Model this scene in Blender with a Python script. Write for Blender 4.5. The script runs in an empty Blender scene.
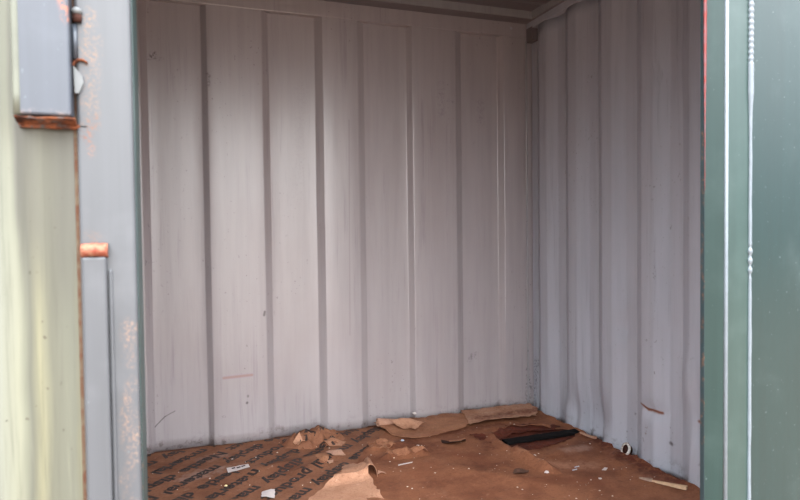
import bpy, bmesh, math, random
from mathutils import Vector, Matrix, noise
from mathutils.geometry import delaunay_2d_cdt
random.seed(7)
S = bpy.context.scene
COL = S.collection

# ---------------------------------------------------------------- camera
F_PX, YAW, PITCH, ROLL, CAM_H = 626.86, 0.34296, -0.02852, -0.01202, 1.10415
cam_d = bpy.data.cameras.new('camera')
cam = bpy.data.objects.new('camera', cam_d)
COL.objects.link(cam)
fw = Vector((math.sin(YAW), math.cos(YAW), 0)); rt = Vector((math.cos(YAW), -math.sin(YAW), 0)); up = Vector((0, 0, 1))
f2 = fw * math.cos(PITCH) + up * math.sin(PITCH); u2 = up * math.cos(PITCH) - fw * math.sin(PITCH)
r3 = rt * math.cos(ROLL) + u2 * math.sin(ROLL); u3 = u2 * math.cos(ROLL) - rt * math.sin(ROLL)
M = Matrix((r3, u3, -f2)).transposed().to_4x4()
M.translation = Vector((0, 0, CAM_H))
cam.matrix_world = M
cam_d.sensor_width = 36.0
cam_d.lens = 36.0 * F_PX / 800.0
cam_d.clip_start = 0.05
cam_d.dof.use_dof = True
cam_d.dof.focus_distance = 3.1
cam_d.dof.aperture_fstop = 4.5
S.camera = cam

# ---------------------------------------------------------------- sky, exposure
world = bpy.data.worlds.new('overcast_sky'); S.world = world
world.use_nodes = True
wn = world.node_tree; bg = wn.nodes['Background']
# overcast sky: bright overhead, dim towards the horizon, the same all round
wc = wn.nodes.new('ShaderNodeTexCoord'); ws = wn.nodes.new('ShaderNodeSeparateXYZ'); wm = wn.nodes.new('ShaderNodeMapRange')
wn.links.new(wc.outputs['Generated'], ws.inputs[0]); wn.links.new(ws.outputs['Z'], wm.inputs[0])
wm.inputs[1].default_value = 0.0; wm.inputs[2].default_value = 1.0
wm.inputs[3].default_value = 1.2; wm.inputs[4].default_value = 18.0
wn.links.new(wm.outputs[0], bg.inputs['Strength'])
bg.inputs['Color'].default_value = (0.92, 0.97, 1.03, 1)
sun_d = bpy.data.lights.new('veiled_sun', 'SUN')          # sun behind thin cloud: a broad soft source
sun_d.energy = 2.3; sun_d.angle = math.radians(50); sun_d.color = (1.0, 0.96, 0.92)
sun = bpy.data.objects.new('veiled_sun', sun_d); COL.objects.link(sun)
sun.rotation_euler = Vector((0.09, 0.96, -0.26)).to_track_quat('-Z', 'Y').to_euler()
S.view_settings.view_transform = 'Standard'
S.view_settings.look = 'None'
S.view_settings.gamma = 1.0
S.view_settings.use_curve_mapping = False
S.view_settings.exposure = 0.0

# ---------------------------------------------------------------- node helpers
def lin(r, g, b):
    f = lambda c: (c / 255 / 12.92) if c / 255 <= 0.04045 else ((c / 255 + 0.055) / 1.055) ** 2.4
    return (f(r), f(g), f(b), 1)

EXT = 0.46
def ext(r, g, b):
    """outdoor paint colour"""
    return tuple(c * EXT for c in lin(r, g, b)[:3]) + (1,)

class NT:
    def __init__(self, name, rough=0.5, spec=0.5):
        self.m = bpy.data.materials.new(name); self.m.use_nodes = True
        self.t = self.m.node_tree; self.n = self.t.nodes
        self.b = self.n['Principled BSDF']
        self.b.inputs['Roughness'].default_value = rough
        self.b.inputs['Specular IOR Level'].default_value = spec
        self.pos = self.n.new('ShaderNodeNewGeometry').outputs['Position']
    def link(self, a, b): self.t.links.new(a, b)
    def put(self, sock, v):
        if isinstance(v, bpy.types.NodeSocket): self.link(v, sock)
        else: sock.default_value = v
    def math(self, op, a, b=0.0, clamp=False):
        k = self.n.new('ShaderNodeMath'); k.operation = op; k.use_clamp = clamp
        self.put(k.inputs[0], a); self.put(k.inputs[1], b); return k.outputs[0]
    def vmath(self, op, a, b=None, out=0, scale=None):
        k = self.n.new('ShaderNodeVectorMath'); k.operation = op
        self.put(k.inputs[0], a)
        if b is not None: self.put(k.inputs[1], b)
        if scale is not None: self.put(k.inputs['Scale'], scale)
        return k.outputs[out]
    def noise(self, scale=(1, 1, 1), s=5.0, detail=4.0, rough=0.55, off=0.0):
        v = self.vmath('MULTIPLY_ADD', self.pos, scale)
        v.node.inputs[2].default_value = (off, off * 1.7, off * 0.6)
        k = self.n.new('ShaderNodeTexNoise')
        k.inputs['Scale'].default_value = s; k.inputs['Detail'].default_value = detail
        k.inputs['Roughness'].default_value = rough
        self.link(v, k.inputs['Vector']); return k.outputs['Fac']
    def ramp(self, v, lo, hi, a=0.0, b=1.0, smooth=True):
        k = self.n.new('ShaderNodeMapRange')
        if smooth: k.interpolation_type = 'SMOOTHSTEP'
        self.put(k.inputs[0], v)
        for i, x in enumerate((lo, hi, a, b)): k.inputs[1 + i].default_value = x
        return k.outputs[0]
    def mix(self, fac, a, b):
        k = self.n.new('ShaderNodeMix'); k.data_type = 'RGBA'
        self.put(k.inputs['Factor'], fac); self.put(k.inputs[6], a); self.put(k.inputs[7], b)
        return k.outputs[2]
    def cramp(self, v, stops):
        k = self.n.new('ShaderNodeValToRGB'); e = k.color_ramp.elements
        while len(e) < len(stops): e.new(0.5)
        for el, (p, c) in zip(e, stops): el.position = p; el.color = c
        self.put(k.inputs[0], v); return k.outputs[0]
    def axis(self, i):
        k = self.n.new('ShaderNodeSeparateXYZ'); self.link(self.pos, k.inputs[0]); return k.outputs[i]
    def seg(self, a, b, w, soft=0.6, wob=0.0, mask=None):
        """1 within w of the segment a-b (world metres), for scratches and spots"""
        a = Vector(a); ba = Vector(b) - a
        if mask: ba = Vector([q * k for q, k in zip(ba, mask)])
        p = self.pos
        if wob:
            k = self.n.new('ShaderNodeTexNoise'); k.inputs['Scale'].default_value = 28; k.inputs['Detail'].default_value = 3
            self.link(self.pos, k.inputs['Vector'])
            p = self.vmath('ADD', p, self.vmath('SCALE', self.vmath('SUBTRACT', k.outputs['Color'], (0.5, 0.5, 0.5)), scale=wob * 2))
        pa = self.vmath('SUBTRACT', p, tuple(a))
        if mask: pa = self.vmath('MULTIPLY', pa, mask)
        h = self.math('MULTIPLY', self.vmath('DOT_PRODUCT', pa, tuple(ba), out=1), 1.0 / max(ba.length_squared, 1e-9), clamp=True)
        d = self.vmath('LENGTH', self.vmath('SUBTRACT', pa, self.vmath('SCALE', tuple(ba), scale=h)), out=1)
        return self.ramp(d, w * (1 - soft), w, 1.0, 0.0)
    def bump(self, v, strength=0.3, dist=0.002):
        k = self.n.new('ShaderNodeBump'); k.inputs['Strength'].default_value = strength; k.inputs['Distance'].default_value = dist
        self.link(v, k.inputs['Height']); self.link(k.outputs[0], self.b.inputs['Normal'])
    def color(self, c): self.put(self.b.inputs['Base Color'], c); return self.m

# ---------------------------------------------------------------- materials
def interior_paint(name, base, marks=(), seed=0.0, rough=0.30, mask=None):
    t = NT(name, rough, 0.9)
    streak = t.noise((9, 9, 0.55), 3.0, 5, 0.6, seed)
    blot = t.noise((1, 1, 0.6), 2.2, 4, 0.6, seed + 3)
    c = t.mix(t.ramp(streak, 0.35, 0.75), base, tuple(x * 0.90 for x in base[:3]) + (1,))
    c = t.mix(t.ramp(blot, 0.45, 0.75, 0, 0.35), c, tuple(x * y for x, y in zip(base[:3], (0.86, 0.80, 0.77))) + (1,))
    speck = t.noise((1, 1, 0.8), 60, 2, 0.5, seed + 7)
    area = t.noise((1, 1, 0.5), 3.5, 3, 0.6, seed + 9)
    c = t.mix(t.math('MULTIPLY', t.ramp(speck, 0.66, 0.74), t.ramp(area, 0.5, 0.66, 0, 0.6)), c, lin(92, 84, 82))
    drip = t.ramp(t.noise((22, 22, 0.8), 2.0, 5, 0.7, seed + 13), 0.52, 0.72)
    c = t.mix(t.math('MULTIPLY', drip, t.ramp(t.noise((1, 1, 0.4), 2.6, 2, 0.5, seed + 15), 0.38, 0.60, 0, 0.6)), c, tuple(x * y for x, y in zip(base[:3], (0.60, 0.56, 0.60))) + (1,))
    # grime along the foot of the wall
    z = t.axis(2)
    gr = t.math('MULTIPLY', t.ramp(z, 0.0, 0.10, 1, 0), t.ramp(t.noise((1, 1, 1), 22, 4, 0.65, seed + 1), 0.5, 0.68))
    c = t.mix(t.math('MULTIPLY', gr, 0.75), c, lin(72, 55, 46))
    for (a, b, w, col, k, wob) in marks:
        f = t.seg(a, b, w, 0.9, wob, mask)
        if wob > .009: f = t.math('MULTIPLY', f, t.ramp(t.noise((1, 1, 1), 70, 4, 0.7, seed + 2.2), 0.44, 0.62))
        c = t.mix(t.math('MULTIPLY', f, k), c, col)
    t.bump(t.math('ADD', t.noise((1, 1, 0.3), 14, 3, 0.5, seed), t.math('MULTIPLY', streak, 0.5)), 0.18, 0.004)
    return t.color(c)

YB, XR = 3.368, 2.041
dark = lin(66, 58, 58); rustc = lin(120, 66, 40)
def P(x, z):                                    # a point on the face of the back wall
    rec = any(a < x < b for a, b in ((-0.12, 0.141), (0.482, 0.733), (1.011, 1.266), (1.611, 1.853)))
    return (x, YB + (0.036 if rec else 0.0), z)
back_marks = [
    (P(-0.119, 0.128), P(-0.071, 0.178), 0.005, dark, 0.75, 0.004), (P(-0.071, 0.178), P(-0.023, 0.198), 0.005, dark, 0.6, 0.004),
    (P(0.22, 0.355), P(0.363, 0.359), 0.012, lin(150, 100, 92), 0.6, 0.0),
    (P(-0.102, 1.993), P(-0.090, 2.012), 0.026, lin(66, 40, 38), 0.9, 0.03), (P(-0.08, 1.995), P(-0.05, 1.995), 0.017, dark, 0.5, 0.02),
    (P(0.167, 1.919), P(0.171, 1.873), 0.018, lin(80, 64, 60), 0.6, 0.02),
    (P(0.913, 1.726), P(0.901, 0.535), 0.006, lin(120, 108, 106), 0.35, 0.0),
    (P(1.47, 1.79), P(1.47, 1.96), 0.035, lin(130, 120, 126), 0.5, 0.015), (P(1.55, 1.86), P(1.44, 1.88), 0.012, lin(120, 110, 114), 0.5, 0.01),
    (P(1.74, 1.76), P(1.74, 1.88), 0.04, lin(130, 120, 126), 0.5, 0.015),
    (P(0.63, 1.3), P(0.66, 1.9), 0.06, lin(150, 140, 144), 0.35, 0.02),
    (P(0.335, 0.212), P(0.336, 0.214), 0.010, dark, 0.9, 0.0), (P(0.341, 0.246), P(0.341, 0.25), 0.009, dark, 0.6, 0.0),
    (P(0.20, 0.153), P(0.22, 0.155), 0.012, dark, 0.6, 0.01), (P(0.432, 0.672), P(0.436, 0.69), 0.010, dark, 0.8, 0.0),
    (P(2.034, 0.05), P(2.036, 0.24), 0.03, lin(58, 56, 66), 0.8, 0.03),
    (P(1.65, 0.33), P(1.69, 0.36), 0.02, lin(96, 90, 92), 0.6, 0.03),
]
Q = lambda y, z, d=0.0: (XR + d, y, z)
right_marks = [
    (Q(2.385, 0.285, .02), Q(2.33, 0.27), 0.009, rustc, 1.0, 0.006), (Q(2.33, 0.27), Q(2.262, 0.268, .012), 0.011, rustc, 1.0, 0.006),
    (Q(2.053, 0.288), Q(2.045, 0.288), 0.012, rustc, 1.0, 0.0),
    (Q(2.22, 0.142, .03), Q(2.215, 0.14, .03), 0.014, dark, 0.9, 0.0), (Q(2.34, 0.15), Q(2.335, 0.19), 0.012, lin(120, 96, 80), 0.8, 0.01),
    (Q(3.36, 0.06, .036), Q(3.33, 0.30, .036), 0.035, lin(58, 56, 66), 0.8, 0.04),
    (Q(2.46, 0.21, .034), Q(2.44, 0.21, .036), 0.012, dark, 0.6, 0.01),
]
M_BACK = interior_paint('worn_grey_paint_back', lin(166, 158, 160), back_marks, 0.0, 0.34, (1, 0, 1))
M_RIGHT = interior_paint('worn_grey_paint_side', lin(178, 179, 188), right_marks, 4.0, 0.30, (0, 1, 1))
M_LEFTW = interior_paint('worn_grey_paint_plain', lin(152, 150, 152), (), 8.0)
M_ROOF = interior_paint('roof_paint', lin(112, 104, 106), (), 11.0)

def simple(name, col, rough=0.6, var=0.25, scale=12, spec=0.4, bump=0.0, col2=None):
    t = NT(name, rough, spec)
    nz = t.noise((1, 1, 1), scale, 4, 0.6)
    c = t.mix(t.ramp(nz, 0.3, 0.7), col, col2 or tuple(x * (1 - var) for x in col[:3]) + (1,))
    if bump: t.bump(nz, bump, 0.003)
    return t.color(c)

def green_paint(name, base, rough=0.35, chips=0.69, patch=None, seed=0.0, rust_side=None):
    """container green: faded streaks, pale chips, optional rust and edge tones"""
    t = NT(name, rough, 0.5)
    c = t.mix(t.ramp(t.noise((14, 14, 0.5), 2.5, 4, 0.6, seed), 0.3, 0.75), base, tuple(x * 0.84 for x in base[:3]) + (1,))
    c = t.mix(t.ramp(t.noise((1, 1, 1), 6, 4, 0.6, seed + 2), 0.5, 0.8, 0, 0.35), c, tuple(min(1, x * 1.35 + 0.03) for x in base[:3]) + (1,))
    ch = t.ramp(t.noise((1, 1, 1), 130, 2.5, 0.6, seed + 5), chips, chips + 0.05)
    c = t.mix(t.math('MULTIPLY', ch, 0.6), c, ext(165, 182, 182))
    if patch:
        for (a, b, w, col, k, wob) in patch:
            brk = t.ramp(t.noise((1, 1, 1), 150, 5, 0.75, seed + 1.3), 0.46, 0.62)
            c = t.mix(t.math('MULTIPLY', t.math('MULTIPLY', t.seg(a, b, w, 0.9, wob), brk), k), c, col)
    t.bump(t.noise((1, 1, 0.5), 40, 3, 0.5, seed), 0.1, 0.002)
    return t.color(c)

FY = 1.2                                        # front plane of the container
G = lambda x, z: (x, FY - 0.01, z)
orange = ext(176, 116, 82); rust2 = ext(122, 66, 42)
post_patch = [
    (G(-0.132, 1.30), G(-0.128, 1.48), 0.022, ext(170, 130, 98), 0.75, 0.02),
    (G(-0.124, 1.23), G(-0.116, 1.32), 0.006, orange, 0.8, 0.006),
    (G(-0.142, 1.27), G(-0.130, 1.30), 0.018, rust2, 0.8, 0.016),
    (G(-0.149, 1.28), G(-0.151, 1.14), 0.005, orange, 0.85, 0.002),
    (G(-0.137, 1.245), G(-0.135, 1.28), 0.012, orange, 0.7, 0.014),
    (G(-0.132, 1.095), G(-0.132, 1.10), 0.022, ext(150, 112, 88), 0.6, 0.012),
    (G(-0.088, 0.60), G(-0.082, 0.95), 0.016, ext(172, 138, 118), 0.7, 0.02),
    (G(-0.075, 0.60), G(-0.070, 0.95), 0.010, ext(176, 146, 128), 0.7, 0.02),
    (G(-0.098, 0.55), G(-0.096, 1.04), 0.008, ext(90, 88, 82), 0.6, 0.003),  # dark line painting the shade along the bar's right edge
    (G(-0.112, 1.34), G(-0.109, 1.60), 0.006, ext(160, 168, 176), 0.6, 0.004),  # pale line painting in a highlight up the post
]
M_POST_L = green_paint('faded_blue_grey_paint', ext(106, 108, 112), 0.4, 0.74, post_patch, 1.0)
M_REVEAL_L = green_paint('worn_teal_paint', ext(66, 88, 86), 0.45, 0.68,
    [((-0.066, FY + .02, 0.55), (-0.066, FY + .02, 1.0), 0.012, orange, 0.7, 0.03), ((-0.066, FY + .08, 0.5), (-0.066, FY + .08, 2.2), 0.006, ext(160, 144, 134), 0.6, 0.01)], 2.0)
M_PLATE = green_paint('pale_blue_grey_paint', ext(88, 94, 105), 0.35, 0.72,
    [((-0.168, FY - .034, 1.50), (-0.162, FY - .034, 1.46), 0.013, ext(196, 112, 76), 0.95, 0.008), ((-0.16, FY - .034, 1.303), (-0.24, FY - .034, 1.303), 0.012, ext(164, 146, 144), 0.6, 0.008)], 3.0)
def rust_mat():
    t = NT('flaky_rust', 0.85, 0.2)
    a = t.noise((1, 1, 1), 42, 5, 0.7); b = t.noise((1, 1, 1), 30, 4, 0.7, 5)
    c = t.mix(t.ramp(a, 0.35, 0.65), ext(70, 36, 26), ext(168, 100, 66))
    c = t.mix(t.ramp(b, 0.52, 0.66), c, ext(112, 112, 112))
    t.bump(a, 0.7, 0.004)
    return t.color(c)
M_RUST = rust_mat()
M_WELD = simple('burnt_orange_weld', ext(196, 140, 110), 0.7, 0.3, 90, 0.3, 0.8, ext(164, 74, 52))
M_PALEMETAL = simple('chalky_pale_paint', ext(152, 155, 155), 0.5, 0.15, 40)
M_POST_R = green_paint('container_green', ext(60, 86, 81), 0.32, 0.72, None, 6.0)
M_PANEL_R = green_paint('container_green_dark', ext(32, 62, 61), 0.3, 0.705, None, 7.0)
M_STRIP_R = green_paint('dark_slate_green', ext(56, 76, 80), 0.5, 0.7,
    [((1.271, 1.252, 0.55), (1.271, 1.252, 1.35), 0.006, ext(170, 120, 92), 0.8, 0.02)], 8.0)
M_RED = simple('red_primer', ext(180, 76, 70), 0.6, 0.3, 60, 0.3, 0.0, ext(150, 112, 118))
M_BEAD = simple('pale_sealant', ext(148, 158, 166), 0.35, 0.12, 50, 0.5, 0.0)

def door_mat():
    t = NT('weathered_cream_green_paint', 0.5, 0.4)
    x = t.math('ADD', t.axis(0), t.math('MULTIPLY', t.math('SUBTRACT', t.noise((6, 6, 1.2), 2.0, 3, 0.5), 0.5), 0.035))
    u = t.ramp(x, -0.29, -0.15, 0, 1, False)
    low = t.cramp(u, [(0.0, ext(152, 154, 140)), (0.24, ext(158, 158, 136)), (0.36, ext(112, 112, 98)), (0.47, ext(152, 148, 118)),
                      (0.62, ext(124, 123, 106)), (0.86, ext(126, 126, 110)), (0.95, ext(146, 142, 112)), (1.0, ext(128, 120, 98))])
    high = t.cramp(u, [(0.0, ext(143, 145, 130)), (0.20, ext(148, 149, 130)), (0.30, ext(100, 98, 88)), (0.55, ext(116, 114, 98)), (0.8, ext(104, 102, 90)), (1.0, ext(118, 116, 104))])
    c = t.mix(t.ramp(t.math('ADD', t.axis(2), t.math('MULTIPLY', t.noise((8, 8, 1), 2, 3), 0.4)), 1.05, 1.40), low, high)
    c = t.mix(t.ramp(t.noise((30, 30, 0.9), 3, 5, 0.7, 3), 0.46, 0.76, 0, 0.5), c, ext(92, 90, 76))
    c = t.mix(t.ramp(t.noise((22, 22, 0.9), 3, 4, 0.7, 8), 0.56, 0.78, 0, 0.5), c, ext(160, 158, 136))
    c = t.mix(t.ramp(t.noise((1, 1, 1), 80, 2, 0.5, 5), 0.70, 0.75, 0, 0.7), c, ext(76, 66, 50))
    for a, b, w, col, k in (((-0.240, FY, 1.27), (-0.236, FY, 1.17), 0.010, ext(136, 112, 93), 0.8), ((-0.262, FY, 1.3), (-0.262, FY, 1.6), 0.006, ext(120, 112, 101), 0.6),
                            ((-0.157, FY, 0.5), (-0.157, FY, 0.98), 0.005, ext(95, 66, 49), 0.6)):
        c = t.mix(t.math('MULTIPLY', t.seg(a, b, w, 0.8, 0.006), k), c, col)
    return t.color(c)
M_DOOR = door_mat()

def paper_mat(name, base, dark_c, pale_c, seed=0.0, stains=(), rough=0.75):
    t = NT(name, rough, 0.25)
    c = t.mix(t.ramp(t.noise((1, 1, 1), 5, 5, 0.65, seed), 0.38, 0.72), base, dark_c)
    c = t.mix(t.ramp(t.noise((1, 1, 1), 8, 5, 0.7, seed + 4), 0.58, 0.78, 0, 0.6), c, pale_c)
    c = t.mix(t.ramp(t.noise((1, 1, 1), 45, 3, 0.6, seed + 8), 0.58, 0.75, 0, 0.45), c, dark_c)
    c = t.mix(t.ramp(t.noise((1, 2.2, 1), 17, 5, 0.75, seed + 11), 0.56, 0.72, 0, 0.6), c, tuple(x * 0.55 for x in dark_c[:3]) + (1,))
    c = t.mix(t.ramp(t.noise((1, 1, 1), 24, 4, 0.7, seed + 17), 0.60, 0.74, 0, 0.5), c, tuple(min(1, x * 1.25) for x in pale_c[:3]) + (1,))
    c = t.mix(t.ramp(t.noise((1, 1, 1), 95, 4, 0.75, seed + 21), 0.50, 0.70, 0, 0.45), c, tuple(x * 0.5 for x in dark_c[:3]) + (1,))
    for (a, b, w, col, k, wob) in stains:  # stains, plus the shadow band painted on the pale card
        f = t.math('MULTIPLY', t.seg(a, b, w * 1.2, 0.9, wob, (1, 1, 0)), t.ramp(t.noise((1, 1, 1), 32, 5, 0.75, seed + 23), 0.36, 0.56, 0.25, 1.0))
        c = t.mix(t.math('MULTIPLY', f, k), c, col)
    t.bump(t.math('ADD', t.noise((1, 1, 1), 30, 4, 0.6, seed), t.math('MULTIPLY', t.noise((1, 1, 1), 140, 2, 0.5, seed), 0.3)), 0.35, 0.006)
    return t.color(c)
redb = lin(84, 38, 25)
M_PRINT = paper_mat('brown_kraft_paper', lin(136, 91, 67), lin(114, 72, 51), lin(151, 118, 101), 0.0, [
    ((0.02, 2.95, 0), (0.16, 3.02, 0), 0.06, lin(152, 127, 118), 0.55, 0.06), ((0.1, 3.17, 0), (0.2, 3.2, 0), 0.05, lin(145, 118, 109), 0.5, 0.05),
    ((0.45, 2.90, 0), (0.5, 2.93, 0), 0.05, lin(109, 60, 40), 0.6, 0.03)])
M_PLAIN = paper_mat('stained_brown_paper', lin(136, 87, 61), lin(105, 61, 41), lin(152, 111, 89), 2.0, [
    ((1.05, 2.98, 0), (1.2, 2.9, 0), 0.10, redb, 0.55, 0.10), ((1.25, 2.80, 0), (1.35, 2.70, 0), 0.05, lin(112, 58, 36), 0.6, 0.05),
    ((2.04, 2.75, 0), (2.0, 2.1, 0), 0.085, redb, 0.9, 0.07), ((1.28, 2.62, 0), (1.42, 2.56, 0), 0.05, redb, 0.45, 0.07), ((1.15, 3.06, 0), (1.7, 3.14, 0), 0.05, redb, 0.6, 0.06), ((1.0, 2.5, 0), (1.3, 2.45, 0), 0.05, redb, 0.35, 0.09), ((1.62, 2.5, 0), (1.8, 2.42, 0), 0.06, lin(168, 122, 98), 0.5, 0.06), ((1.95, 2.42, 0), (1.98, 2.46, 0), 0.03, redb, 0.7, 0.03), ((1.93, 2.27, 0), (1.98, 2.3, 0), 0.02, redb, 0.7, 0.02),
    ((1.47, 2.80, 0), (1.50, 2.95, 0), 0.05, redb, 0.6, 0.06), ((1.55, 2.69, 0), (1.80, 2.70, 0), 0.03, redb, 0.5, 0.05),
    ((1.45, 2.35, 0), (1.7, 2.25, 0), 0.06, lin(118, 67, 45), 0.5, 0.08), ((1.8, 2.62, 0), (1.9, 2.62, 0), 0.05, lin(160, 127, 114), 0.55, 0.04),
    ((1.85, 2.36, 0), (1.98, 2.52, 0), 0.02, lin(118, 69, 47), 0.6, 0.03), ((1.10, 2.70, 0), (1.02, 2.62, 0), 0.09, lin(129, 76, 52), 0.5, 0.09)])
M_REDLAYER = paper_mat('dark_rusty_paper', lin(92, 42, 27), lin(52, 22, 15), lin(128, 72, 50), 5.0)
M_BACKBROWN = paper_mat('brown_card', lin(152, 105, 78), lin(127, 81, 58), lin(169, 132, 111), 7.0)
M_BACKPALE = paper_mat('pale_card', lin(171, 129, 105), lin(136, 89, 65), lin(187, 152, 131), 9.0, [((1.62, 3.2, 0), (2.03, 3.22, 0), 0.055, lin(101, 52, 34), 0.8, 0.05)])  # dark red band paints in the shadow along the flap's front edge
M_TORN = paper_mat('torn_pale_paper', lin(182, 136, 109), lin(156, 109, 83), lin(192, 154, 131), 12.0)
M_PINKPALE = paper_mat('pale_pinkish_paper', lin(183, 143, 121), lin(156, 112, 91), lin(194, 161, 143), 14.0)
M_INK = simple('black_ink', lin(44, 34, 32), 0.6, 0.3, 40, 0.3, 0.0, lin(62, 46, 40))
M_WHITE = simple('white_paper', lin(206, 194, 190), 0.6, 0.08, 40)
M_PLY = simple('dark_plywood', lin(96, 56, 38), 0.7, 0.4, 9, 0.3, 0.2)
M_RUBBER = simple('black_rubber', lin(20, 17, 17), 0.9, 0.5, 90, 0.15, 0.5)
M_WOOD = simple('raw_wood', lin(206, 170, 136), 0.7, 0.25, 50, 0.3, 0.2)
M_GREYWOOD = simple('weathered_wood', lin(170, 140, 122), 0.7, 0.3, 50, 0.3)
M_LEAF = simple('dry_leaf', lin(92, 62, 48), 0.8, 0.4, 60)
M_RINGP = simple('chipped_white_paint', lin(214, 210, 204), 0.5, 0.35, 80, 0.4, 0.2, lin(150, 130, 116))
M_DARKRUST = simple('dark_rust', lin(58, 32, 24), 0.85, 0.5, 80, 0.2, 0.4)
M_GROUND = simple('bounce_ground', lin(126, 108, 94), 0.9, 0.25, 3, 0.2, 0.2)  # out-of-view ground, its brown picked to bounce warm light indoors

# ---------------------------------------------------------------- object helpers
def link(o, parent=None):
    COL.objects.link(o)
    if parent: o.parent = parent
    return o
def tag(o, label=None, cat=None, kind=None, group=None):
    if label: o['label'] = label
    if cat: o['category'] = cat
    if kind: o['kind'] = kind
    if group: o['group'] = group
    return o
def empty(name, loc=(0, 0, 0)):
    o = bpy.data.objects.new(name, None); o.location = loc; o.empty_display_size = 0.1
    return link(o)
def ob(name, bm, mat, parent=None, smooth=False, solid=0.0, offset=0.0):
    me = bpy.data.meshes.new(name)
    bmesh.ops.recalc_face_normals(bm, faces=bm.faces)
    bm.to_mesh(me); bm.free()
    if smooth:
        for p in me.polygons: p.use_smooth = True
    me.materials.append(mat)
    o = bpy.data.objects.new(name, me)
    link(o)
    if parent:
        o.parent = parent
        q = parent; w = Vector((0, 0, 0))
        while q: w += q.location; q = q.parent
        o.location = -w                         # meshes are in world metres
    if solid:
        md = o.modifiers.new('thickness', 'SOLIDIFY'); md.thickness = solid; md.offset = offset
    return o
def box(lo, hi, bevel=0.0, segs=2, bm=None):
    bm = bm or bmesh.new()
    r = bmesh.ops.create_cube(bm, size=1.0)
    for v in r['verts']:
        v.co = Vector([lo[i] + (v.co[i] + 0.5) * (hi[i] - lo[i]) for i in range(3)])
    if bevel:
        es = {e for v in r['verts'] for e in v.link_edges}
        bmesh.ops.bevel(bm, geom=list(es), offset=bevel, segments=segs, affect='EDGES', profile=0.5)
    return bm
def tube(pts, rad, n=10, bm=None, cap=True):
    """round tube along pts, rad a number or one per point"""
    bm = bm or bmesh.new(); rings = []
    pts = [Vector(p) for p in pts]
    for i, p in enumerate(pts):
        t = (pts[min(i + 1, len(pts) - 1)] - pts[max(i - 1, 0)]).normalized()
        a = t.orthogonal().normalized() if abs(t.z) < 0.95 else t.cross(Vector((0, 1, 0))).normalized()
        b = t.cross(a); r = rad[i] if hasattr(rad, '__len__') else rad
        rings.append([bm.verts.new(p + (a * math.cos(k * 2 * math.pi / n) + b * math.sin(k * 2 * math.pi / n)) * r) for k in range(n)])
    for r0, r1 in zip(rings, rings[1:]):
        for k in range(n): bm.faces.new((r0[k], r0[(k + 1) % n], r1[(k + 1) % n], r1[k]))
    if cap: bm.faces.new(rings[0][::-1]); bm.faces.new(rings[-1])
    return bm
def grid_surface(rows):
    bm = bmesh.new(); vs = [[bm.verts.new(p) for p in r] for r in rows]
    for a, b in zip(vs, vs[1:]):
        for i in range(len(a) - 1): bm.faces.new((a[i], a[i + 1], b[i + 1], b[i]))
    return bm
def inside(x, y, poly):
    c = False; j = len(poly) - 1
    for i in range(len(poly)):
        xi, yi = poly[i][0], poly[i][1]; xj, yj = poly[j][0], poly[j][1]
        if (yi > y) != (yj > y) and x < (xj - xi) * (y - yi) / (yj - yi) + xi: c = not c
        j = i
    return c
def ragged(poly, step, jit, rnd):
    out = []
    for i in range(len(poly)):
        a = Vector(poly[i]); b = Vector(poly[(i + 1) % len(poly)])
        n = max(1, int((b - a).length / step)); d = (b - a)
        nrm = Vector((-d.y, d.x)).normalized() if d.length else Vector((0, 0))
        for k in range(n):
            w = 0 if k == 0 else rnd.uniform(-jit, jit)
            out.append(a + d * (k / n) + nrm * w)
    return out
def sheet(poly, zf, step=0.03, jit=0.006, holes=(), seed=1, edge=None, fine=()):
    """a torn sheet: ragged outline, triangulated inside, lifted by zf(x, y)"""
    rnd = random.Random(seed)
    loops = [ragged(poly, edge or step, jit, rnd)] + [ragged(h, edge or step, jit, rnd) for h in holes]
    pts, eds = [], []
    for lp in loops:
        s = len(pts); pts += lp
        eds += [(s + i, s + (i + 1) % len(lp)) for i in range(len(lp))]
    xs = [p[0] for p in poly]; ys = [p[1] for p in poly]
    x = min(xs)
    while x < max(xs):
        y = min(ys)
        while y < max(ys):
            q = (x + rnd.uniform(-.35, .35) * step, y + rnd.uniform(-.35, .35) * step)
            if inside(*q, loops[0]) and not any(inside(*q, h) for h in loops[1:]): pts.append(Vector(q))
            y += step
        x += step
    for fx, fy, fr, fs in fine:
        for i in range(int((2 * fr / fs) ** 2)):
            q = (fx + rnd.uniform(-fr, fr), fy + rnd.uniform(-fr, fr))
            if inside(*q, loops[0]): pts.append(Vector(q))
    vo, eo, fo, *_ = delaunay_2d_cdt([Vector(p) for p in pts], eds, [], 0, 1e-5)
    bm = bmesh.new(); vs = [bm.verts.new((p[0], p[1], zf(p[0], p[1]))) for p in vo]
    for f in fo:
        cx = sum(vo[i][0] for i in f) / len(f); cy = sum(vo[i][1] for i in f) / len(f)
        if inside(cx, cy, loops[0]) and not any(inside(cx, cy, h) for h in loops[1:]):
            bm.faces.new([vs[i] for i in f])
    bmesh.ops.delete(bm, geom=[v for v in bm.verts if not v.link_faces], context='VERTS')
    return bm
def sstep(a, b, x):
    t = max(0.0, min(1.0, (x - a) / (b - a))); return t * t * (3 - 2 * t)
def segd(x, y, a, b):
    p = Vector((x, y)); a = Vector(a); d = Vector(b) - a
    t = max(0, min(1, (p - a).dot(d) / d.length_squared)); return (p - a - d * t).length, t
def nz(x, y, s, o=0.0): return noise.noise(Vector((x * s + o, y * s - o, o)))

# ================================================================ SETTING
HC = 2.36                                       # ceiling flange height
XL = -3.2                                      # left wall
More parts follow.
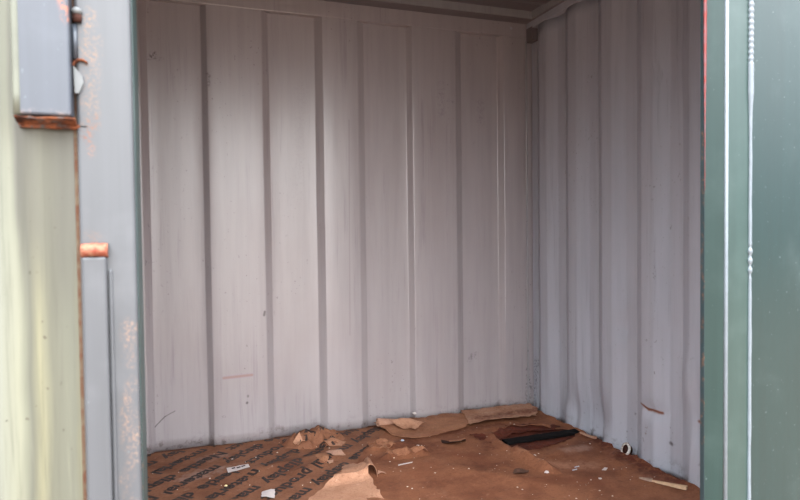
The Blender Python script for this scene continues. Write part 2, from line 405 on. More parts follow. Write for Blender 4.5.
# floor
ob('floor', box((XL - .05, FY + .02, -0.028), (XR + .06, YB + .05, 0.0)), M_PLY)
tag(bpy.data.objects['floor'], 'dark stained plywood container floor showing through torn paper', 'floor', 'structure')
ob('ground', box((-14, -16, -0.30), (16, 18, -0.20)), M_GROUND)
tag(bpy.data.objects['ground'], 'unseen ground outside the container, coloured brown for warm bounce light', 'ground', 'structure')

# back wall: wide shallow corrugation
RB = YB + 0.036
prof = [(XL, RB)]
for q in range(-2, 3): prof += [(-1.87 + .575 * q, RB), (-1.83 + .575 * q, YB), (-1.59 + .575 * q, YB), (-1.55 + .575 * q, RB)]
prof = [p for p in prof if p[0] < -.5] + [(-0.42, RB), (-0.39, YB), (-0.150, YB), (-0.119, RB), (0.141, RB), (0.167, YB), (0.446, YB), (0.482, RB), (0.733, RB), (0.769, YB),
        (0.968, YB), (1.011, RB), (1.266, RB), (1.290, YB), (1.561, YB), (1.611, RB), (1.853, RB), (1.881, YB), (XR + .05, YB)]
def densify(pr, step):
    out = [pr[0]]
    for a, b in zip(pr, pr[1:]):
        n = max(1, int(abs(b[0] - a[0]) / step))
        out += [(a[0] + (b[0] - a[0]) * k / n, a[1] + (b[1] - a[1]) * k / n) for k in range(1, n + 1)]
    return out
def crease(p, r):
    out = [p[0]]
    for a, b, c in zip(p, p[1:], p[2:]):
        A, B, C_ = Vector(a), Vector(b), Vector(c)
        u = (A - B); w = (C_ - B)
        out += [tuple(B + u.normalized() * min(r, u.length * .3)), tuple(B + (u.normalized() + w.normalized()) * r * .25), tuple(B + w.normalized() * min(r, w.length * .3))]
    return out + [p[-1]]
pr = densify(crease(prof, .005), 0.05)
zs = [i * HC / 40 for i in range(41)]
bm = grid_surface([[(x, y + 0.0022 * nz(x, z, 2.2, 5), z) for x, y in pr] for z in zs])
wall_back = ob('wall_back', bm, M_BACK, None, True, 0.004, 1.0)
tag(wall_back, 'pale grey corrugated steel wall with wide flat panels, facing the opening', 'wall', 'structure')
# weld seam up the corner, parts of the wall
ob('weld_seam', tube([(XR - .008 + 0.002 * nz(i, 0, .7), YB - .002, 0.02 + i * 0.0545) for i in range(42)], [0.006 + 0.003 * abs(nz(i, 3, .9)) for i in range(42)], 6), M_LEFTW, wall_back, True)

# right wall: deep regular corrugation, dented near its foot
def right_profile():
    pts = [(YB + .03, XR + .036), (3.3005, XR + .036)]
    p = 3.232
    while p > FY + .05:
        pts += [(p, XR), (p - .075, XR), (p - .1435, XR + .036), (p - .2185, XR + .036)]
        p -= .2882
    return pts
rp = crease(right_profile(), .006)
rpd = [rp[0]]
for a, b in zip(rp, rp[1:]):
    n = max(1, int(abs(b[0] - a[0]) / 0.018))
    rpd += [(a[0] + (b[0] - a[0]) * k / n, a[1] + (b[1] - a[1]) * k / n) for k in range(1, n + 1)]
def dent(y, z):
    d = 0.0015 * nz(y, z, 3, 2)
    for (cy, cz, ry, rz, k) in ((2.90, 0.10, .07, .14, .018), (2.99, 0.06, .05, .09, -.016), (2.72, 0.10, .10, .13, .020), (2.63, 0.05, .04, .07, -.012), (3.15, 0.12, .05, .12, .012),
                                (2.05, 0.30, .06, .16, .022), (2.10, 0.42, .04, .12, -.012), (2.30, 0.27, .07, .03, .012), (2.52, 0.62, .05, .05, .006), (2.25, 1.78, .11, .05, .010), (2.14, 1.80, .07, .12, -.006)):
        r = ((y - cy) / ry) ** 2 + ((z - cz) / rz) ** 2
        d += 1.5 * k * math.exp(-r * 1.2)
    return d
zr = [0.022 * i for i in range(36)] + [0.80 + i * 0.0745 for i in range(21)]
zr = [z * (2.325 / zr[-1]) for z in zr]
wall_right = ob('wall_right', grid_surface([[(x + dent(y, z), y, z) for y, x in rpd] for z in zr]), M_RIGHT, None, True, 0.003, -1.0)
tag(wall_right, 'grey corrugated steel wall with deep narrow ribs, right of the corner', 'wall', 'structure')
wl = []
y = YB + .03; k = 0
while y > FY: wl.append((XL - (.036 if k % 4 in (1, 2) else 0), y)); y -= .07; k += 1
wall_left = ob('wall_left', grid_surface([[(x, yy, z) for x, yy in wl] for z in (0, HC)]), M_LEFTW, None, False, 0.004, 1.0)
tag(wall_left, 'corrugated steel wall left of the opening, hidden from the doorway', 'wall', 'structure')

# top rails and ceiling
t1 = ob('trim_1', box((XL, YB - .003, 2.276), (XR, YB + .05, HC + .01), 0.004), M_BACK)
tag(t1, 'flat grey steel top rail across the back wall', 'rail', 'structure')
ob('rivet', tube([(1.93, YB - .006, 2.325), (1.93, YB + .004, 2.325)], [0.008, 0.010], 10), M_RIGHT, t1)
t2 = ob('trim_2', box((XR - .004, FY, 2.318), (XR + .07, YB + .05, HC + .01), 0.004), M_RIGHT)
tag(t2, 'grey steel top rail above the ribbed right wall', 'rail', 'structure')
ob('corner_gusset', box((XR - .006, YB - .07, 2.245), (XR + .05, YB, 2.33), 0.003), M_ROOF, t2)
ceil = empty('ceiling', (0, 2.3, HC))
tag(ceil, 'dark grey steel roof with a stepped flange around its edge', 'ceiling', 'structure')
ob('back_flange', box((XL, YB - .10, HC), (XR, YB + .05, HC + .05), 0.003), M_ROOF, ceil)
ob('side_flange', box((XR - .028, FY, HC), (XR + .07, YB - .10, HC + .05), 0.003), M_ROOF, ceil)
ob('flange_lip', box((XL, YB - .112, HC - .004), (XR - .028, YB - .10, HC + .05), 0.003), M_LEFTW, ceil)
ob('flange_lip', box((XR - .036, FY, HC - .004), (XR - .028, YB - .112, HC + .05), 0.003), M_LEFTW, ceil)
rows = []
for yy in [FY + i * 0.05 for i in range(45)]:
    rows.append([(XL + i * 0.09, yy, HC + .030 + .008 * sstep(-.3, .3, math.sin(yy * 18))) for i in range(60)])
ob('roof_panel', grid_surface(rows), M_ROOF, ceil, False, 0.004, 1.0)

# ---------------------------------------------------------------- front: left door leaf and post
TOP = 2.14
door = empty('door_1', (-0.4, FY, 0))
tag(door, 'weathered cream-green steel door leaf left of the opening', 'door', 'structure')
# faintly ribbed leaf
xs = [-.72 + i * 0.0065 for i in range(90)]
xs = [x for x in xs if x < -0.157] + [-0.156]
bm = grid_surface([[(x, FY + .012 + 0.003 * math.sin((x + .27) * 95) * (1 if x < -.17 else 0), z) for x in xs] for z in (-.1, 0.3, 0.6, 0.9, 1.2, 1.5, 1.9, TOP)])
ob('leaf_panel', bm, M_DOOR, door, True, 0.03, 1.0)
# boxed hinge plate with a rusty underside
hp = ob('hinge_plate', box((-0.2385, FY - .034, 1.303), (-0.1590, FY + .012, 1.95), 0.004, 3), M_PLATE, door)
tag(hp, 'pale blue-grey boxed plate')
bm = bmesh.new()
ob('edge_bead', tube([(-0.2375, FY - .030, 1.303 + i * .032) for i in range(20)], 0.0065, 8), simple('cream_edge_paint', ext(140, 142, 126), 0.5, 0.15, 20), hp, True)
rows = []
for j in range(7):
    rows.append([(-0.243 + i * 0.0074, FY - .031 + j * .0072, 1.3005 - 0.006 * abs(nz(i, j, .9)) - (.010 * (j / 6))) for i in range(13)])
rl = ob('rust_scale', grid_surface(rows), M_RUST, hp, False, 0.003, 0)
tag(rl, 'flaky rust along the underside')
ob('rust_scale', box((-0.243, FY - .004, 1.286), (-0.135, FY + .010, 1.296), 0.004), M_RUST, hp)
# knuckle pieces in the gap beside it
kn = ob('hinge_pin', tube([(-0.1545, FY - .006, 1.404), (-0.1545, FY - .006, 1.462)], 0.0045, 10), M_PLATE, door, True)
bm = bmesh.new(); bmesh.ops.create_uvsphere(bm, u_segments=14, v_segments=8, radius=0.0085)
for v in bm.verts: v.co = Vector((v.co.x, v.co.y, v.co.z * .75)) + Vector((-0.150, FY - .010, 1.484))
ob('pin_head', bm, M_PALEMETAL, door, True)
ob('pin_collar', tube([(-0.150, FY - .008, 1.466), (-0.150, FY - .008, 1.478)], [0.007, 0.008], 10), M_DARKRUST, door, True)
bm = grid_surface([[(-0.1575 + .013 * (1 - math.cos(a)) * .9, FY - .012 + q, 1.392 + .011 * math.sin(a)) for a in [i * math.pi / 10 for i in range(9)]] for q in (0, .014)])
ob('hinge_curl', bm, M_RUST, door, True, 0.003, 0)
bm = bmesh.new()
o = [(-0.157, 1.392), (-0.1435, 1.375), (-0.1425, 1.364), (-0.147, 1.352), (-0.150, 1.346), (-0.156, 1.346)]
f = bm.faces.new([bm.verts.new((x, FY - .012, z)) for x, z in o])
r = bmesh.ops.extrude_face_region(bm, geom=[f]); bmesh.ops.translate(bm, vec=(0, .012, 0), verts=[v for v in r['geom'] if isinstance(v, bmesh.types.BMVert)])
ob('hinge_lug', bm, M_PALEMETAL, door)
tag(kn, 'blue-grey pin')

# post
M_GAP = simple('dirty_sealer', ext(128, 112, 92), 0.8, 0.4, 60, 0.2, 0.4, ext(110, 70, 50))
post = empty('trim_3', (-0.11, FY + .05, 0))
tag(post, 'blue-grey steel door post with rust spots, left of the opening', 'door post', 'structure')
ob('post_body', box((-0.1555, FY - .004, -.1), (-0.0665, FY + .16, TOP), 0.006, 3), M_POST_L, post)
ob('reveal_strip', box((-0.0672, FY + .008, -.1), (-0.0640, FY + .15, TOP), 0.001, 1), M_REVEAL_L, post)
ob('edge_sealer', box((-0.162, FY + .006, -.1), (-0.154, FY + .02, TOP), 0.001, 1), M_GAP, post)
ob('flat_bar', box((-0.1515, FY - .018, -.1), (-0.1135, FY, 1.068), 0.004, 2), M_POST_L, post)
ob('flat_bar', box((-0.1120, FY - .009, -.1), (-0.1050, FY, 1.045), 0.003, 2), M_POST_L, post)
bm = bmesh.new(); rnd = random.Random(3)
rows = []
for j in range(9):
    a = j / 8 * math.pi
    rows.append([(-0.153 + i * 0.0042, FY - .004 - .020 * math.sin(a) * (1 - .35 * abs(i - 5) / 5) - .002 * rnd.random(), 1.079 - .011 * math.cos(a) + .002 * (rnd.random() - .5)) for i in range(11)])
wd = ob('weld_bead', grid_surface(rows), M_WELD, post, True, 0.003, 0)
tag(wd, 'lumpy orange burnt weld')

# ---------------------------------------------------------------- front: right post and panel
jr = empty('trim_4', (1.33, FY + .05, 0))
tag(jr, 'green steel corner post right of the opening with pale edge line', 'door post', 'structure')
def prism(poly, z0, z1):
    bm = bmesh.new(); a = [bm.verts.new((x, y, z0)) for x, y in poly]; b = [bm.verts.new((x, y, z1)) for x, y in poly]
    n = len(poly)
    for i in range(n): bm.faces.new((a[i], a[(i + 1) % n], b[(i + 1) % n], b[i]))
    bm.faces.new(a[::-1]); bm.faces.new(b); return bm
ob('post_body', prism([(1.293, FY + .003), (1.296, FY), (1.3675, FY), (1.3675, FY + .078), (1.31, FY + .078), (1.2715, FY + .045)], -.1, TOP), M_POST_R, jr)
ob('edge_strip', box((1.2710, FY + .0453, -.1), (1.32, FY + .0605, TOP), 0.001, 1), M_STRIP_R, jr)
pr_ = ob('primer_line', tube([(1.2708 + .0006 * nz(i, 1, 1.1), FY + .0452, 1.20 + i * .0186) for i in range(50)], [0.0008 + .0036 * sstep(2, 24, i) * (1 + .35 * nz(i, 0, .8)) for i in range(50)], 6), M_RED, jr, True)
tag(pr_, 'chipped edge showing red primer')
ob('arris_line', tube([(1.2955, FY + .0022, -.1), (1.2955, FY + .0022, TOP)], 0.0048, 10), M_BEAD, jr, True)
pts = []; rad = []
for i in range(460):
    z = 0.29 + i * .004
    pts.append((1.371 + .001 * nz(z, 0, 9), FY - .001, z))
    r = .0045 + .0012 * nz(z, 2, 14)
    if z > 1.52: r += .0022 + .0012 * math.sin(z * 420)
    elif z > 1.38: r += .003 * sstep(1.38, 1.45, z)
    if .98 < z < 1.06: r += .0016 * math.sin(z * 260)
    rad.append(max(.002, r))
sb = ob('weld_seam', tube(pts, rad, 8), M_BEAD, jr, True)
tag(sb, 'lumpy white sealed seam')
wf = empty('wall_front', (1.8, FY, 0))
tag(wf, 'dark green outer steel wall right of the post, speckled with chips', 'wall', 'structure')
ob('side_panel', box((1.369, FY + .002, -.1), (2.25, FY + .05, TOP), 0.002, 1), M_PANEL_R, wf)
ob('header_panel', box((XL - .1, FY, TOP), (2.25, FY + .08, HC + .09), 0.003, 1), M_PANEL_R, wf)
ob('side_panel', box((XL - .1, FY + .002, -.1), (-.70, FY + .05, TOP), 0.002, 1), M_PANEL_R, wf)
ob('sill_beam', box((XL - .1, FY - .005, -.198), (2.25, FY + .08, -.1), 0.003, 1), M_PANEL_R, wf)
ob('door_sill', box((-0.064, FY + .005, -.1), (1.292, FY + .09, -.002), 0.003, 1), M_PANEL_R, wf)

# ================================================================ PAPER ON THE FLOOR
PRINTED = [(-0.9, 1.4), (-0.92, 2.6), (-0.90, 3.35), (-0.30, 3.35), (0.154, 3.362), (0.454, 3.364), (0.787, 3.362), (1.0, 3.355), (1.06, 3.30), (1.09, 3.18), (1.0, 3.068), (0.894, 2.953), (0.83, 2.8), (0.80, 2.63), (0.74, 2.30), (.70, 1.42)]  # unseen stretch towards the doorway added for its brown bounce light
PLAIN = [(.66, 1.40), (0.70, 2.28), (0.76, 2.79), (0.86, 2.99), (0.97, 3.12), (1.05, 3.22), (1.10, 3.355), (1.6, 3.36), (2.02, 3.355), (2.03, 3.2), (2.03, 2.889), (2.032, 2.685), (2.03, 2.496), (2.034, 2.327), (2.03, 2.0), (2.02, 1.42)]  # likewise carried on unseen to the doorway to bounce brown light
HOLE = [(1.564, 2.96), (1.696, 3.03), (1.86, 2.98), (1.98, 2.92), (2.018, 2.866), (1.97, 2.79), (1.829, 2.735), (1.702, 2.725), (1.57, 2.72), (1.545, 2.79)]
def base_h(x, y):
    h = 0.004 + .0022 * (1 + nz(x, y, 4, 1)) + .0010 * (1 + nz(x, y, 15, 2))
    d = math.hypot((x - .665) / .17, (y - 3.26) / .13)
    if d < 1: h += (1 - d) ** .5 * (.012 + .10 * abs(nz(x, y, 11, 3)) + .05 * abs(nz(x, y, 25, 4)))
    d, t = segd(x, y, (.33, 2.93), (.62, 2.99)); h += .012 * math.exp(-(d / .05) ** 2)
    h += .014 * math.exp(-(segd(x, y, (.52, 2.85), (.75, 3.02))[0] / .035) ** 2)
    return h
def plain_h(x, y):
    h = 0.005 + .003 * (1 + nz(x, y, 3.2, 4)) + .0015 * (1 + nz(x, y, 14, 5))
    for a, b, w, k in (((1.557, 2.69), (1.578, 2.43), .030, .034), ((.96, 2.87), (1.12, 2.87), .03, .022), ((.9, 2.99), (1.06, 3.02), .03, .016), ((1.56, 2.97), (1.53, 2.75), .03, .018), ((1.62, 3.04), (1.92, 2.99), .03, .02),
                       ((1.85, 2.30), (1.97, 2.34), .02, .010), ((1.93, 2.4), (2.0, 2.5), .025, .012), ((1.2, 2.6), (1.45, 2.35), .05, .006), ((1.7, 2.6), (1.95, 2.65), .04, .008)):
        d, t = segd(x, y, a, b); h += k * math.exp(-(d / w) ** 2) * (1 + .5 * nz(x, y, 20, 6))
    h += .03 * math.exp(-((x - 2.05) / .035) ** 2) * (0.5 + .5 * nz(x, y, 9, 8)) if x > 1.9 else 0
    return h
printed = ob('printed_paper_sheet', sheet(PRINTED, base_h, .024, .006, (), 1, None, ((.67, 3.25, .15, .010),)), M_PRINT, None, False, 0.0012, -1)
tag(printed, 'brown floor paper printed with rows of upside-down black words, at left', 'paper sheet')
plain = ob('brown_paper_sheet', sheet(PLAIN, lambda x, y: plain_h(x, y) + .001, .024, .008, (HOLE,), 2), M_PLAIN, None, False, 0.0015, -1)
tag(plain, 'large plain brown stained paper sheet with a torn hole near the right wall', 'paper sheet')
def red_h(x, y): return .0025 + .006 * abs(nz(x, y, 16, 3))
red = ob('rusty_paper_layer', sheet([(1.515, 3.03), (1.70, 3.07), (1.92, 3.03), (2.02, 2.95), (2.03, 2.80), (1.9, 2.70), (1.72, 2.69), (1.53, 2.70), (1.5, 2.80)], red_h, .02, .006, (), 5), M_REDLAYER, None, False, 0.001, -1)
tag(red, 'dark rust-red torn paper layer showing in the hole around the black strip', 'paper layer')

# printed words, one part per row
def text_mesh(s, size, bold):
    cu = bpy.data.curves.new('tmp', 'FONT'); cu.body = s; cu.size = size; cu.offset = bold; cu.resolution_u = 2
    to = bpy.data.objects.new('tmp', cu); COL.objects.link(to)
    dg = bpy.context.evaluated_depsgraph_get(); me = bpy.data.meshes.new_from_object(to.evaluated_get(dg))
    bpy.data.objects.remove(to); bpy.data.curves.remove(cu)
    return me
ANG = math.radians(45.5)
ud = Vector((-math.cos(ANG), -math.sin(ANG))); vd = Vector((-ud.y, ud.x)); nd = Vector((-math.sin(ANG), math.cos(ANG)))
WORDS = ['Nestle', 'display', 'material', 'product']
SIZE, STRETCH, GAP = 0.086, 1.22, 0.04
word_me = [text_mesh(w, SIZE, 0.0030) for w in WORDS]
word_w = [max(v.co.x for v in m.vertices) * STRETCH for m in word_me]
# row: (which word starts it, where along the row) - each row runs down to the left
starts = [(1, 2.74), (0, 2.88), (1, 2.78), (0, 2.455), (2, 2.30), (3, 2.72), (1, 2.64), (0, 2.83), (2, 2.80), (0, 2.90), (1, 2.6)]
for r, (w0, s0) in enumerate(starts):
    perp = 2.448 - .108 * r
    while s0 < 3.2: w0 = (w0 - 1) % 4; s0 += word_w[w0] + GAP        # back up to the head of the row
    while s0 > 1.5:
        me = word_me[w0]
        bm = bmesh.new(); bm.from_mesh(me)
        bmesh.ops.triangulate(bm, faces=bm.faces)
        for _ in range(2):
            le = [e for e in bm.edges if e.calc_length() > .022]
            if le: bmesh.ops.subdivide_edges(bm, edges=le, cuts=1); bmesh.ops.triangulate(bm, faces=bm.faces)
        for v in bm.verts:
            q = ud * (v.co.x * STRETCH - s0) + nd * perp + vd * (v.co.y - .030)
            v.co = Vector((q.x, q.y, base_h(q.x, q.y) + .0024))
        out = [v for v in bm.verts if not inside(v.co.x, v.co.y, PRINTED)]
        kill = [f for f in bm.faces if nz(f.calc_center_median().x, f.calc_center_median().y, 18, 9) > .45 or any(v in out for v in f.verts)] if out else \
               [f for f in bm.faces if nz(f.calc_center_median().x, f.calc_center_median().y, 18, 9) > .45]
        bmesh.ops.delete(bm, geom=kill, context='FACES')
        if bm.faces: ob('printed_word', bm, M_INK, printed)
        else: bm.free()
        s0 -= word_w[w0] + GAP; w0 = (w0 + 1) % 4
for m in word_me: bpy.data.meshes.remove(m)

# strips lying against the back wall
def strip_h(lift, seed):
    def f(x, y):
        t = sstep(3.06, 3.34, y)
        return .020 + lift * t + .006 * nz(x, y, 10, seed) + .005 * nz(x, y, 30, seed)
    return f
BB = [(1.03, 3.352), (1.25, 3.356), (1.66, 3.352), (1.60, 3.19), (1.41, 3.10), (1.25, 3.06), (1.14, 3.05), (1.06, 3.18)]
o = ob('folded_card', sheet(BB, strip_h(.012, 1), .022, .008, (), 11), M_BACKBROWN, None, False, 0.003, 0)
tag(o, 'long brown card crumpled against the foot of the back wall', 'card')
BP = [(1.57, 3.352), (1.87, 3.356), (2.02, 3.345), (2.022, 3.24), (1.95, 3.14), (1.80, 3.15), (1.64, 3.16), (1.52, 3.13)]
o = ob('folded_card', sheet(BP, lambda x, y: strip_h(.010, 4)(x, y) + .010, .022, .008, (), 12), M_BACKPALE, None, False, 0.003, 0)
tag(o, 'pale card flap lying in the back corner over the brown card', 'card')

def scrap(name, poly, zf, mat, label, cat='paper scrap', seed=1, step=.014, jit=.003, group=None, thick=.0012):
    o = ob(name, sheet(poly, zf, step, jit, (), seed), mat, None, False, thick, 0)
    return tag(o, label, cat, None, group)
# curled roll beside the brown card
rows = []
for i in range(13):
    u = i / 12; r = .023 - .006 * u
    rows.append([(1.035 + .150 * u + .004 * nz(i, k, .6), 3.31 + r * math.cos(a) * (1 + .1 * nz(i, k, .8)), .012 + r + r * math.sin(a) + .010 * (1 - u))
                 for k, a in enumerate([-1.3 + j * .36 for j in range(17)])])
o = ob('curled_paper', grid_surface(rows), M_PINKPALE, None, True, 0.0015, 0)
tag(o, 'pale curled paper roll standing against the foot of the back wall', 'paper scrap')
scrap('torn_paper', [(1.09, 3.26), (1.2, 3.26), (1.27, 3.20), (1.2, 3.15), (1.12, 3.19)], lambda x, y: .035 + .012 * nz(x, y, 22, 2) + .03 * sstep(3.14, 3.27, y), M_TORN, 'ragged torn bits of paper below the curled roll', seed=21)
# large torn flap in the foreground, folded over at its neck
def flap_h(x, y):
    h = .012 + .004 * nz(x, y, 9, 2)
    h += .030 * sstep(2.60, 2.70, y) * (1 - sstep(2.70, 2.86, y)) + .012 * math.exp(-((y - 2.66) / .012) ** 2)
    h += .018 * math.exp(-(segd(x, y, (.80, 2.48), (.79, 2.75))[0] / .03) ** 2)
    return h + max(0, base_h(x, y) - .008) * .7
o = scrap('torn_paper_flap', [(.40, 2.34), (.49, 2.53), (.575, 2.62), (.635, 2.67), (.672, 2.69), (.715, 2.83), (.768, 2.85), (.79, 2.79), (.785, 2.70), (.785, 2.62), (.778, 2.46), (.785, 2.34)],
          flap_h, M_TORN, 'large pale torn paper flap at the front between printed and plain sheets', seed=22, step=.018, jit=.006)
# arched curl with a dark hollow
rows = []
for i in range(8):
    rows.append([(.792 + .034 * math.cos(a) * (1 - .05 * i) + .004 * i, 2.645 + i * .020, .008 + .066 * math.sin(a) * (1 - .04 * i)) for a in [j * math.pi / 12 for j in range(13)]])
o = ob('curled_paper', grid_surface(rows), M_TORN, None, True, 0.0014, 0)
tag(o, 'small arched paper curl with a dark hollow beside the large torn flap', 'paper scrap')
scrap('torn_paper', [(.835, 2.665), (.87, 2.66), (.875, 2.69), (.845, 2.70)], lambda x, y: .018 + .02 * nz(x, y, 30, 2), M_PINKPALE, 'tiny pale torn bit at the mouth of the paper curl', seed=23, step=.01)
bh = lambda dz, k=.012, o=0.: (lambda x, y: base_h(x, y) + dz + k * nz(x, y, 26, o))
scrap('torn_paper', [(.545, 3.20), (.585, 3.235), (.605, 3.18), (.566, 3.16)], bh(.004, .006), M_TORN, 'pale scrap at the left foot of the crumpled printed heap', seed=24)
scrap('torn_paper', [(.70, 3.16), (.755, 3.19), (.815, 3.16), (.78, 3.11), (.716, 3.12)], bh(.004, .010, 2), M_TORN, 'pale scrap tucked right of the crumpled printed heap', seed=25)
scrap('torn_paper', [(.675, 3.02), (.752, 3.01), (.760, 2.955), (.695, 2.955)], bh(.008, .008, 3), M_PINKPALE, 'pale oblong scrap on the print, above the large torn flap', seed=26)
scrap('torn_paper', [(.612, 2.985), (.655, 3.0), (.682, 2.96), (.655, 2.90), (.620, 2.92)], bh(.006, .008, 4), M_BACKBROWN, 'dull brown scrap just left of the pale oblong one', seed=27)
scrap('torn_paper', [(.655, 2.905), (.688, 2.915), (.680, 2.88), (.660, 2.875)], bh(.010, .006, 5), M_PINKPALE, 'tiny pale scrap below the dull brown one on the print', seed=28, step=.01)
scrap('torn_paper', [(.90, 3.08), (1.0, 3.09), (1.06, 3.01), (.97, 2.96), (.90, 2.98)], lambda x, y: .024 + .020 * nz(x, y, 30, 7), M_BACKBROWN, 'torn paper shred at the seam of the two big sheets', seed=29)
scrap('torn_paper', [(.935, 2.87), (1.02, 2.91), (1.10, 2.905), (1.15, 2.85), (1.06, 2.84), (.98, 2.835)], lambda x, y: plain_h(x, y) + .010 + .020 * nz(x, y, 34, 8), M_BACKBROWN, 'crinkled torn shred right of the arched curl', seed=30)
scrap('paper_label', [(.200, 3.005), (.301, 3.020), (.303, 2.972), (.203, 2.950)], bh(.005, .003, 1), M_WHITE, 'white narrow label with small dark marks lying on the printed paper', 'label', 31, .02, .001)
lab = bpy.data.objects['paper_label']
for (a, b) in (((.222, 2.982), (.238, 2.986)), ((.244, 2.981), (.262, 2.986)), ((.266, 2.988), (.284, 2.994))):
    c = Vector(a); d = Vector(b) - c; n = Vector((-d.y, d.x)).normalized() * .007
    pts = [c - n, c + d - n, c + d + n, c + n]
    b2 = bmesh.new(); b2.faces.new([b2.verts.new((p.x, p.y, base_h(p.x, p.y) + .0092)) for p in pts])
    ob('ink_mark', b2, M_INK, lab)
scrap('white_paper_scrap', [(.322, 2.672), (.374, 2.664), (.360, 2.585), (.310, 2.60)], bh(.010, .008, 2), M_WHITE, 'white square scrap at the front edge of the printed paper', 'paper scrap', 32)
# lifted tear in the plain sheet: dark sheet laid in for its shaded gap, with a raised lip
scrap('tear_gap_shade', [(1.285, 3.00), (1.315, 2.955), (1.36, 2.945), (1.41, 2.965), (1.40, 2.935), (1.35, 2.90), (1.285, 2.905), (1.27, 2.95)], lambda x, y: plain_h(x, y) + .004 + .012 * sstep(2.95, 2.90, y), M_DARKRUST, 'dark crescent sheet standing in for the shaded gap of a tear in the plain sheet', 'paper tear', 33)
scrap('paper_tear_flap', [(1.31, 2.95), (1.36, 2.94), (1.405, 2.958), (1.40, 2.935), (1.35, 2.892), (1.29, 2.897)], lambda x, y: plain_h(x, y) + .012 + .012 * sstep(2.95, 2.90, y), M_BACKBROWN, 'brown lip of paper raised over the dark crescent tear', 'paper tear', 34)
# dry leaf
scrap('dry_leaf', [(1.395, 2.445), (1.415, 2.468), (1.452, 2.478), (1.485, 2.458), (1.465, 2.435), (1.43, 2.422)], lambda x, y: plain_h(x, y) + .006 + .008 * nz(x, y, 35, 3) + .008 * abs(y - 2.45) / .03, M_LEAF, 'small curled dark dry leaf on the plain brown sheet', 'leaf', 35, .012, .004)

for k, (poly, lab_) in enumerate((([(1.53, 2.93), (1.60, 2.985), (1.70, 3.06), (1.86, 3.04), (1.99, 2.96), (1.92, 2.925), (1.80, 2.95), (1.68, 2.945), (1.60, 2.90)], 'torn red-brown paper strip behind the black strip'),
                         ([(1.545, 2.735), (1.64, 2.765), (1.80, 2.775), (1.93, 2.785), (1.86, 2.73), (1.74, 2.70), (1.62, 2.685), (1.55, 2.69)], 'torn red-brown paper strip in front of the black strip'),
                         ([(1.45, 3.0), (1.52, 2.99), (1.575, 2.90), (1.565, 2.72), (1.525, 2.70), (1.51, 2.82)], 'torn red-brown paper at the left end of the black strip'))):
    scrap('torn_paper', poly, lambda x, y: .009 + .012 * abs(nz(x, y, 24, 3)) + (.004 if y < 2.8 else .012 * sstep(2.9, 3.02, y)), M_REDLAYER, lab_, seed=70 + k, step=.013, jit=.008)

# black strip in the hole
bm = bmesh.new(); rows = []
A = Vector((1.572, 2.838)); B = Vector((2.026, 2.848)); d = (B - A); rnd = random.Random(5)
prof_b = [(-.032, .004), (-.032, .014), (-.028, .018), (.028, .018), (.032, .014), (.032, .004)]
for i in range(24):
    c = A + d * (i / 23); k = .92 + .16 * nz(i, 0, .5)
    rows.append([(c.x + (rnd.random() - .5) * .003, c.y + py * k, pz + .004 + .002 * nz(i, py, 1.3)) for py, pz in prof_b + prof_b[:1]])
bm = grid_surface(rows); bmesh.ops.remove_doubles(bm, verts=bm.verts, dist=1e-5); bmesh.ops.holes_fill(bm, edges=[e for e in bm.edges if e.is_boundary], sides=8)
o = ob('rubber_strip', bm, M_RUBBER)
tag(o, 'straight black rubber strip lying in the torn hole by the right wall', 'rubber strip')

# ring at the foot of the right wall
ring = empty('lashing_ring', (2.035, 2.468, 0.03))
tag(ring, 'small white steel ring with a rusty hollow at the foot of the right wall', 'ring')
def torus(R, r, c, ax, n=28, m=10):
    bm = bmesh.new(); ax = Vector(ax).normalized(); u = ax.orthogonal().normalized(); w = ax.cross(u); c = Vector(c); V = []
    for i in range(n):
        a = i * 2 * math.pi / n; dr = u * math.cos(a) + w * math.sin(a)
        V.append([bm.verts.new(c + dr * (R + r * math.cos(b)) + ax * r * math.sin(b)) for b in [j * 2 * math.pi / m for j in range(m)]])
    for i in range(n):
        for j in range(m): bm.faces.new((V[i][j], V[(i + 1) % n][j], V[(i + 1) % n][(j + 1) % m], V[i][(j + 1) % m]))
    return bm
RC = Vector((2.030, 2.468, .040)); RAX = Vector((-.93, .10, .35)).normalized()
ob('ring_rim', torus(.027, .0065, RC, RAX), M_RINGP, ring, True)
o = ob('ring_hollow', tube([RC + RAX * .002, RC - RAX * .022], [.025, .022], 20), M_DARKRUST, ring)
tag(o, 'dark rusty hollow')

# splinters
def splinter(name, a, b, w0, w1, z, mat, label, seed, n=14):
    rnd = random.Random(seed); a = Vector(a); b = Vector(b); d = b - a; nn = Vector((-d.y, d.x)).normalized(); rows = []
    for i in range(n):
        t = i / (n - 1); c = a + d * t; w = (w0 + (w1 - w0) * t) * rnd.uniform(.75, 1.15); zz = plain_h(c.x, c.y) + z
        rows.append([(c.x + nn.x * s * w, c.y + nn.y * s * w, zz + h * (.006 + .006 * t)) for s, h in ((-1, 0), (-.8, 1), (.7, 1.1), (1, 0), (-1, 0))])
    bm = grid_surface(rows); bmesh.ops.remove_doubles(bm, verts=bm.verts, dist=1e-6)
    bmesh.ops.holes_fill(bm, edges=[e for e in bm.edges if e.is_boundary], sides=8)
    return tag(ob(name, bm, mat), label, 'wood splinter')
o = splinter('wood_splinter', (1.905, 2.165), (1.985, 2.035), .005, .012, .006, M_WOOD, 'pale raw wood splinter near the front of the right wall', 41)
splinter('wood_splinter', (1.885, 2.205), (1.912, 2.155), .004, .009, .006, M_GREYWOOD, 'short grey wood chip touching the end of the pale splinter', 42, 8)
splinter('wood_splinter', (2.008, 2.80), (2.022, 2.685), .006, .006, .008, M_PINKPALE, 'thin pale sliver along the right wall past the black strip', 43)
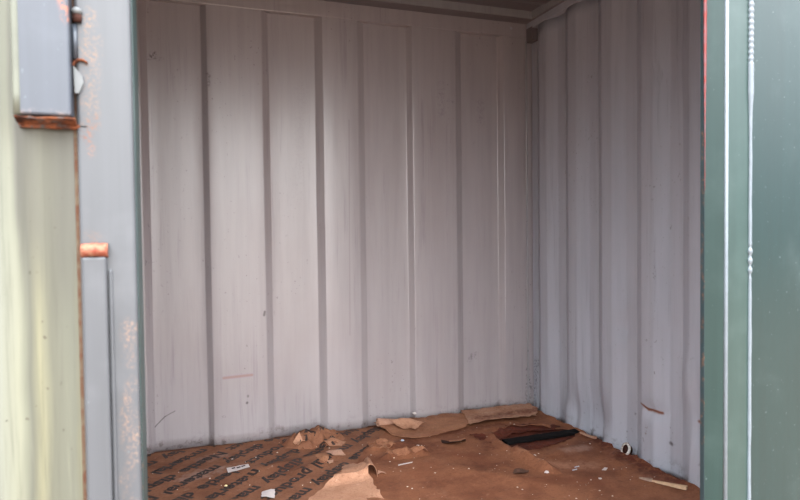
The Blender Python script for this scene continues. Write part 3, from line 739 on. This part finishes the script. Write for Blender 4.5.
# small bright bits
def chip(x, y, r, h, mat, label, seed, cat='chip', group=None):
    rnd = random.Random(seed); bm = bmesh.new(); bmesh.ops.create_icosphere(bm, subdivisions=1, radius=r)
    hf = base_h if inside(x, y, PRINTED) else plain_h
    for v in bm.verts: v.co = Vector((x + v.co.x * rnd.uniform(.7, 1.2), y + v.co.y * rnd.uniform(.7, 1.2), hf(x, y) + h + v.co.z * .55 * rnd.uniform(.8, 1.1)))
    return tag(ob('paint_chip', bm, mat), label, cat, None, group)
M_BLUEW = simple('blue_white_plastic', lin(180, 186, 200), 0.4, 0.1, 40)
M_YEL = simple('pale_yellow_chip', lin(236, 214, 160), 0.5, 0.1, 40)
chip(1.085, 3.035, .010, .008, M_BLUEW, 'bluish white bit near the middle of the back paper edge', 51)
chip(1.14, 2.955, .008, .005, M_WHITE, 'white bit just right of the bluish one', 52)
chip(1.265, 3.335, .014, .055, M_WHITE, 'white flake lying on the brown card by the back wall', 53)
chip(.183, 2.80, .008, .004, M_YEL, 'pale yellow bit on the printed words below the label', 54)
chip(1.545, 2.405, .012, .006, M_WHITE, 'white flake at the end of the raised paper fold', 55)
chip(1.733, 2.275, .009, .004, M_WHITE, 'white flake in front of the ring on the plain sheet', 56)
chip(1.60, 2.595, .010, .006, M_WHITE, 'white flake right of the raised paper fold', 57)
for i, (x, y) in enumerate([(1.69, 2.40), (1.72, 2.425)]):
    scrap('plastic_shred', [(x - .016, y - .004), (x + .012, y - .002), (x + .016, y + .006), (x - .01, y + .003)], lambda a, b: plain_h(a, b) + .005, M_BLUEW, ['longer clear-white shred right of the raised paper fold', 'second clear-white shred touching the longer one'][i], 'plastic shred', 60 + i, .01)
scrap('plastic_shred', [(.955, 2.735), (1.03, 2.748), (1.035, 2.755), (.96, 2.745)], lambda a, b: plain_h(a, b) + .006, M_WHITE, 'thin white shred right of the arched curl', 'plastic shred', 66, .02, .001)
scrap('paper_strip', [(1.80, 2.35), (1.83, 2.37), (1.84, 2.36), (1.815, 2.34)], lambda a, b: plain_h(a, b) + .006, M_WHITE, 'little white flake before the dark stains by the right wall', 'paper scrap', 67, .02, .001)
# countless crumbs, one object
rnd = random.Random(9); bm = bmesh.new()
for i in range(150):
    if i < 110: x, y = rnd.uniform(.85, 2.0), rnd.uniform(2.1, 3.15)
    else: x, y = rnd.uniform(-.15, .8), rnd.uniform(2.5, 3.3)
    if inside(x, y, HOLE) or not (inside(x, y, PLAIN) or inside(x, y, PRINTED)): continue
    h = max(base_h(x, y) if inside(x, y, PRINTED) else 0, plain_h(x, y) if inside(x, y, PLAIN) else 0)
    r = rnd.choice((.002, .0025, .003, .0045))
    q = bmesh.ops.create_icosphere(bm, subdivisions=1, radius=r)
    for v in q['verts']: v.co = Vector((x + v.co.x, y + v.co.y, h + .002 + v.co.z * .6))
o = ob('crumbs', bm, simple('pale_crumbs', lin(222, 206, 190), 0.6, 0.3, 30))
tag(o, 'pale crumbs and grit scattered over the floor paper', 'crumbs', 'stuff')
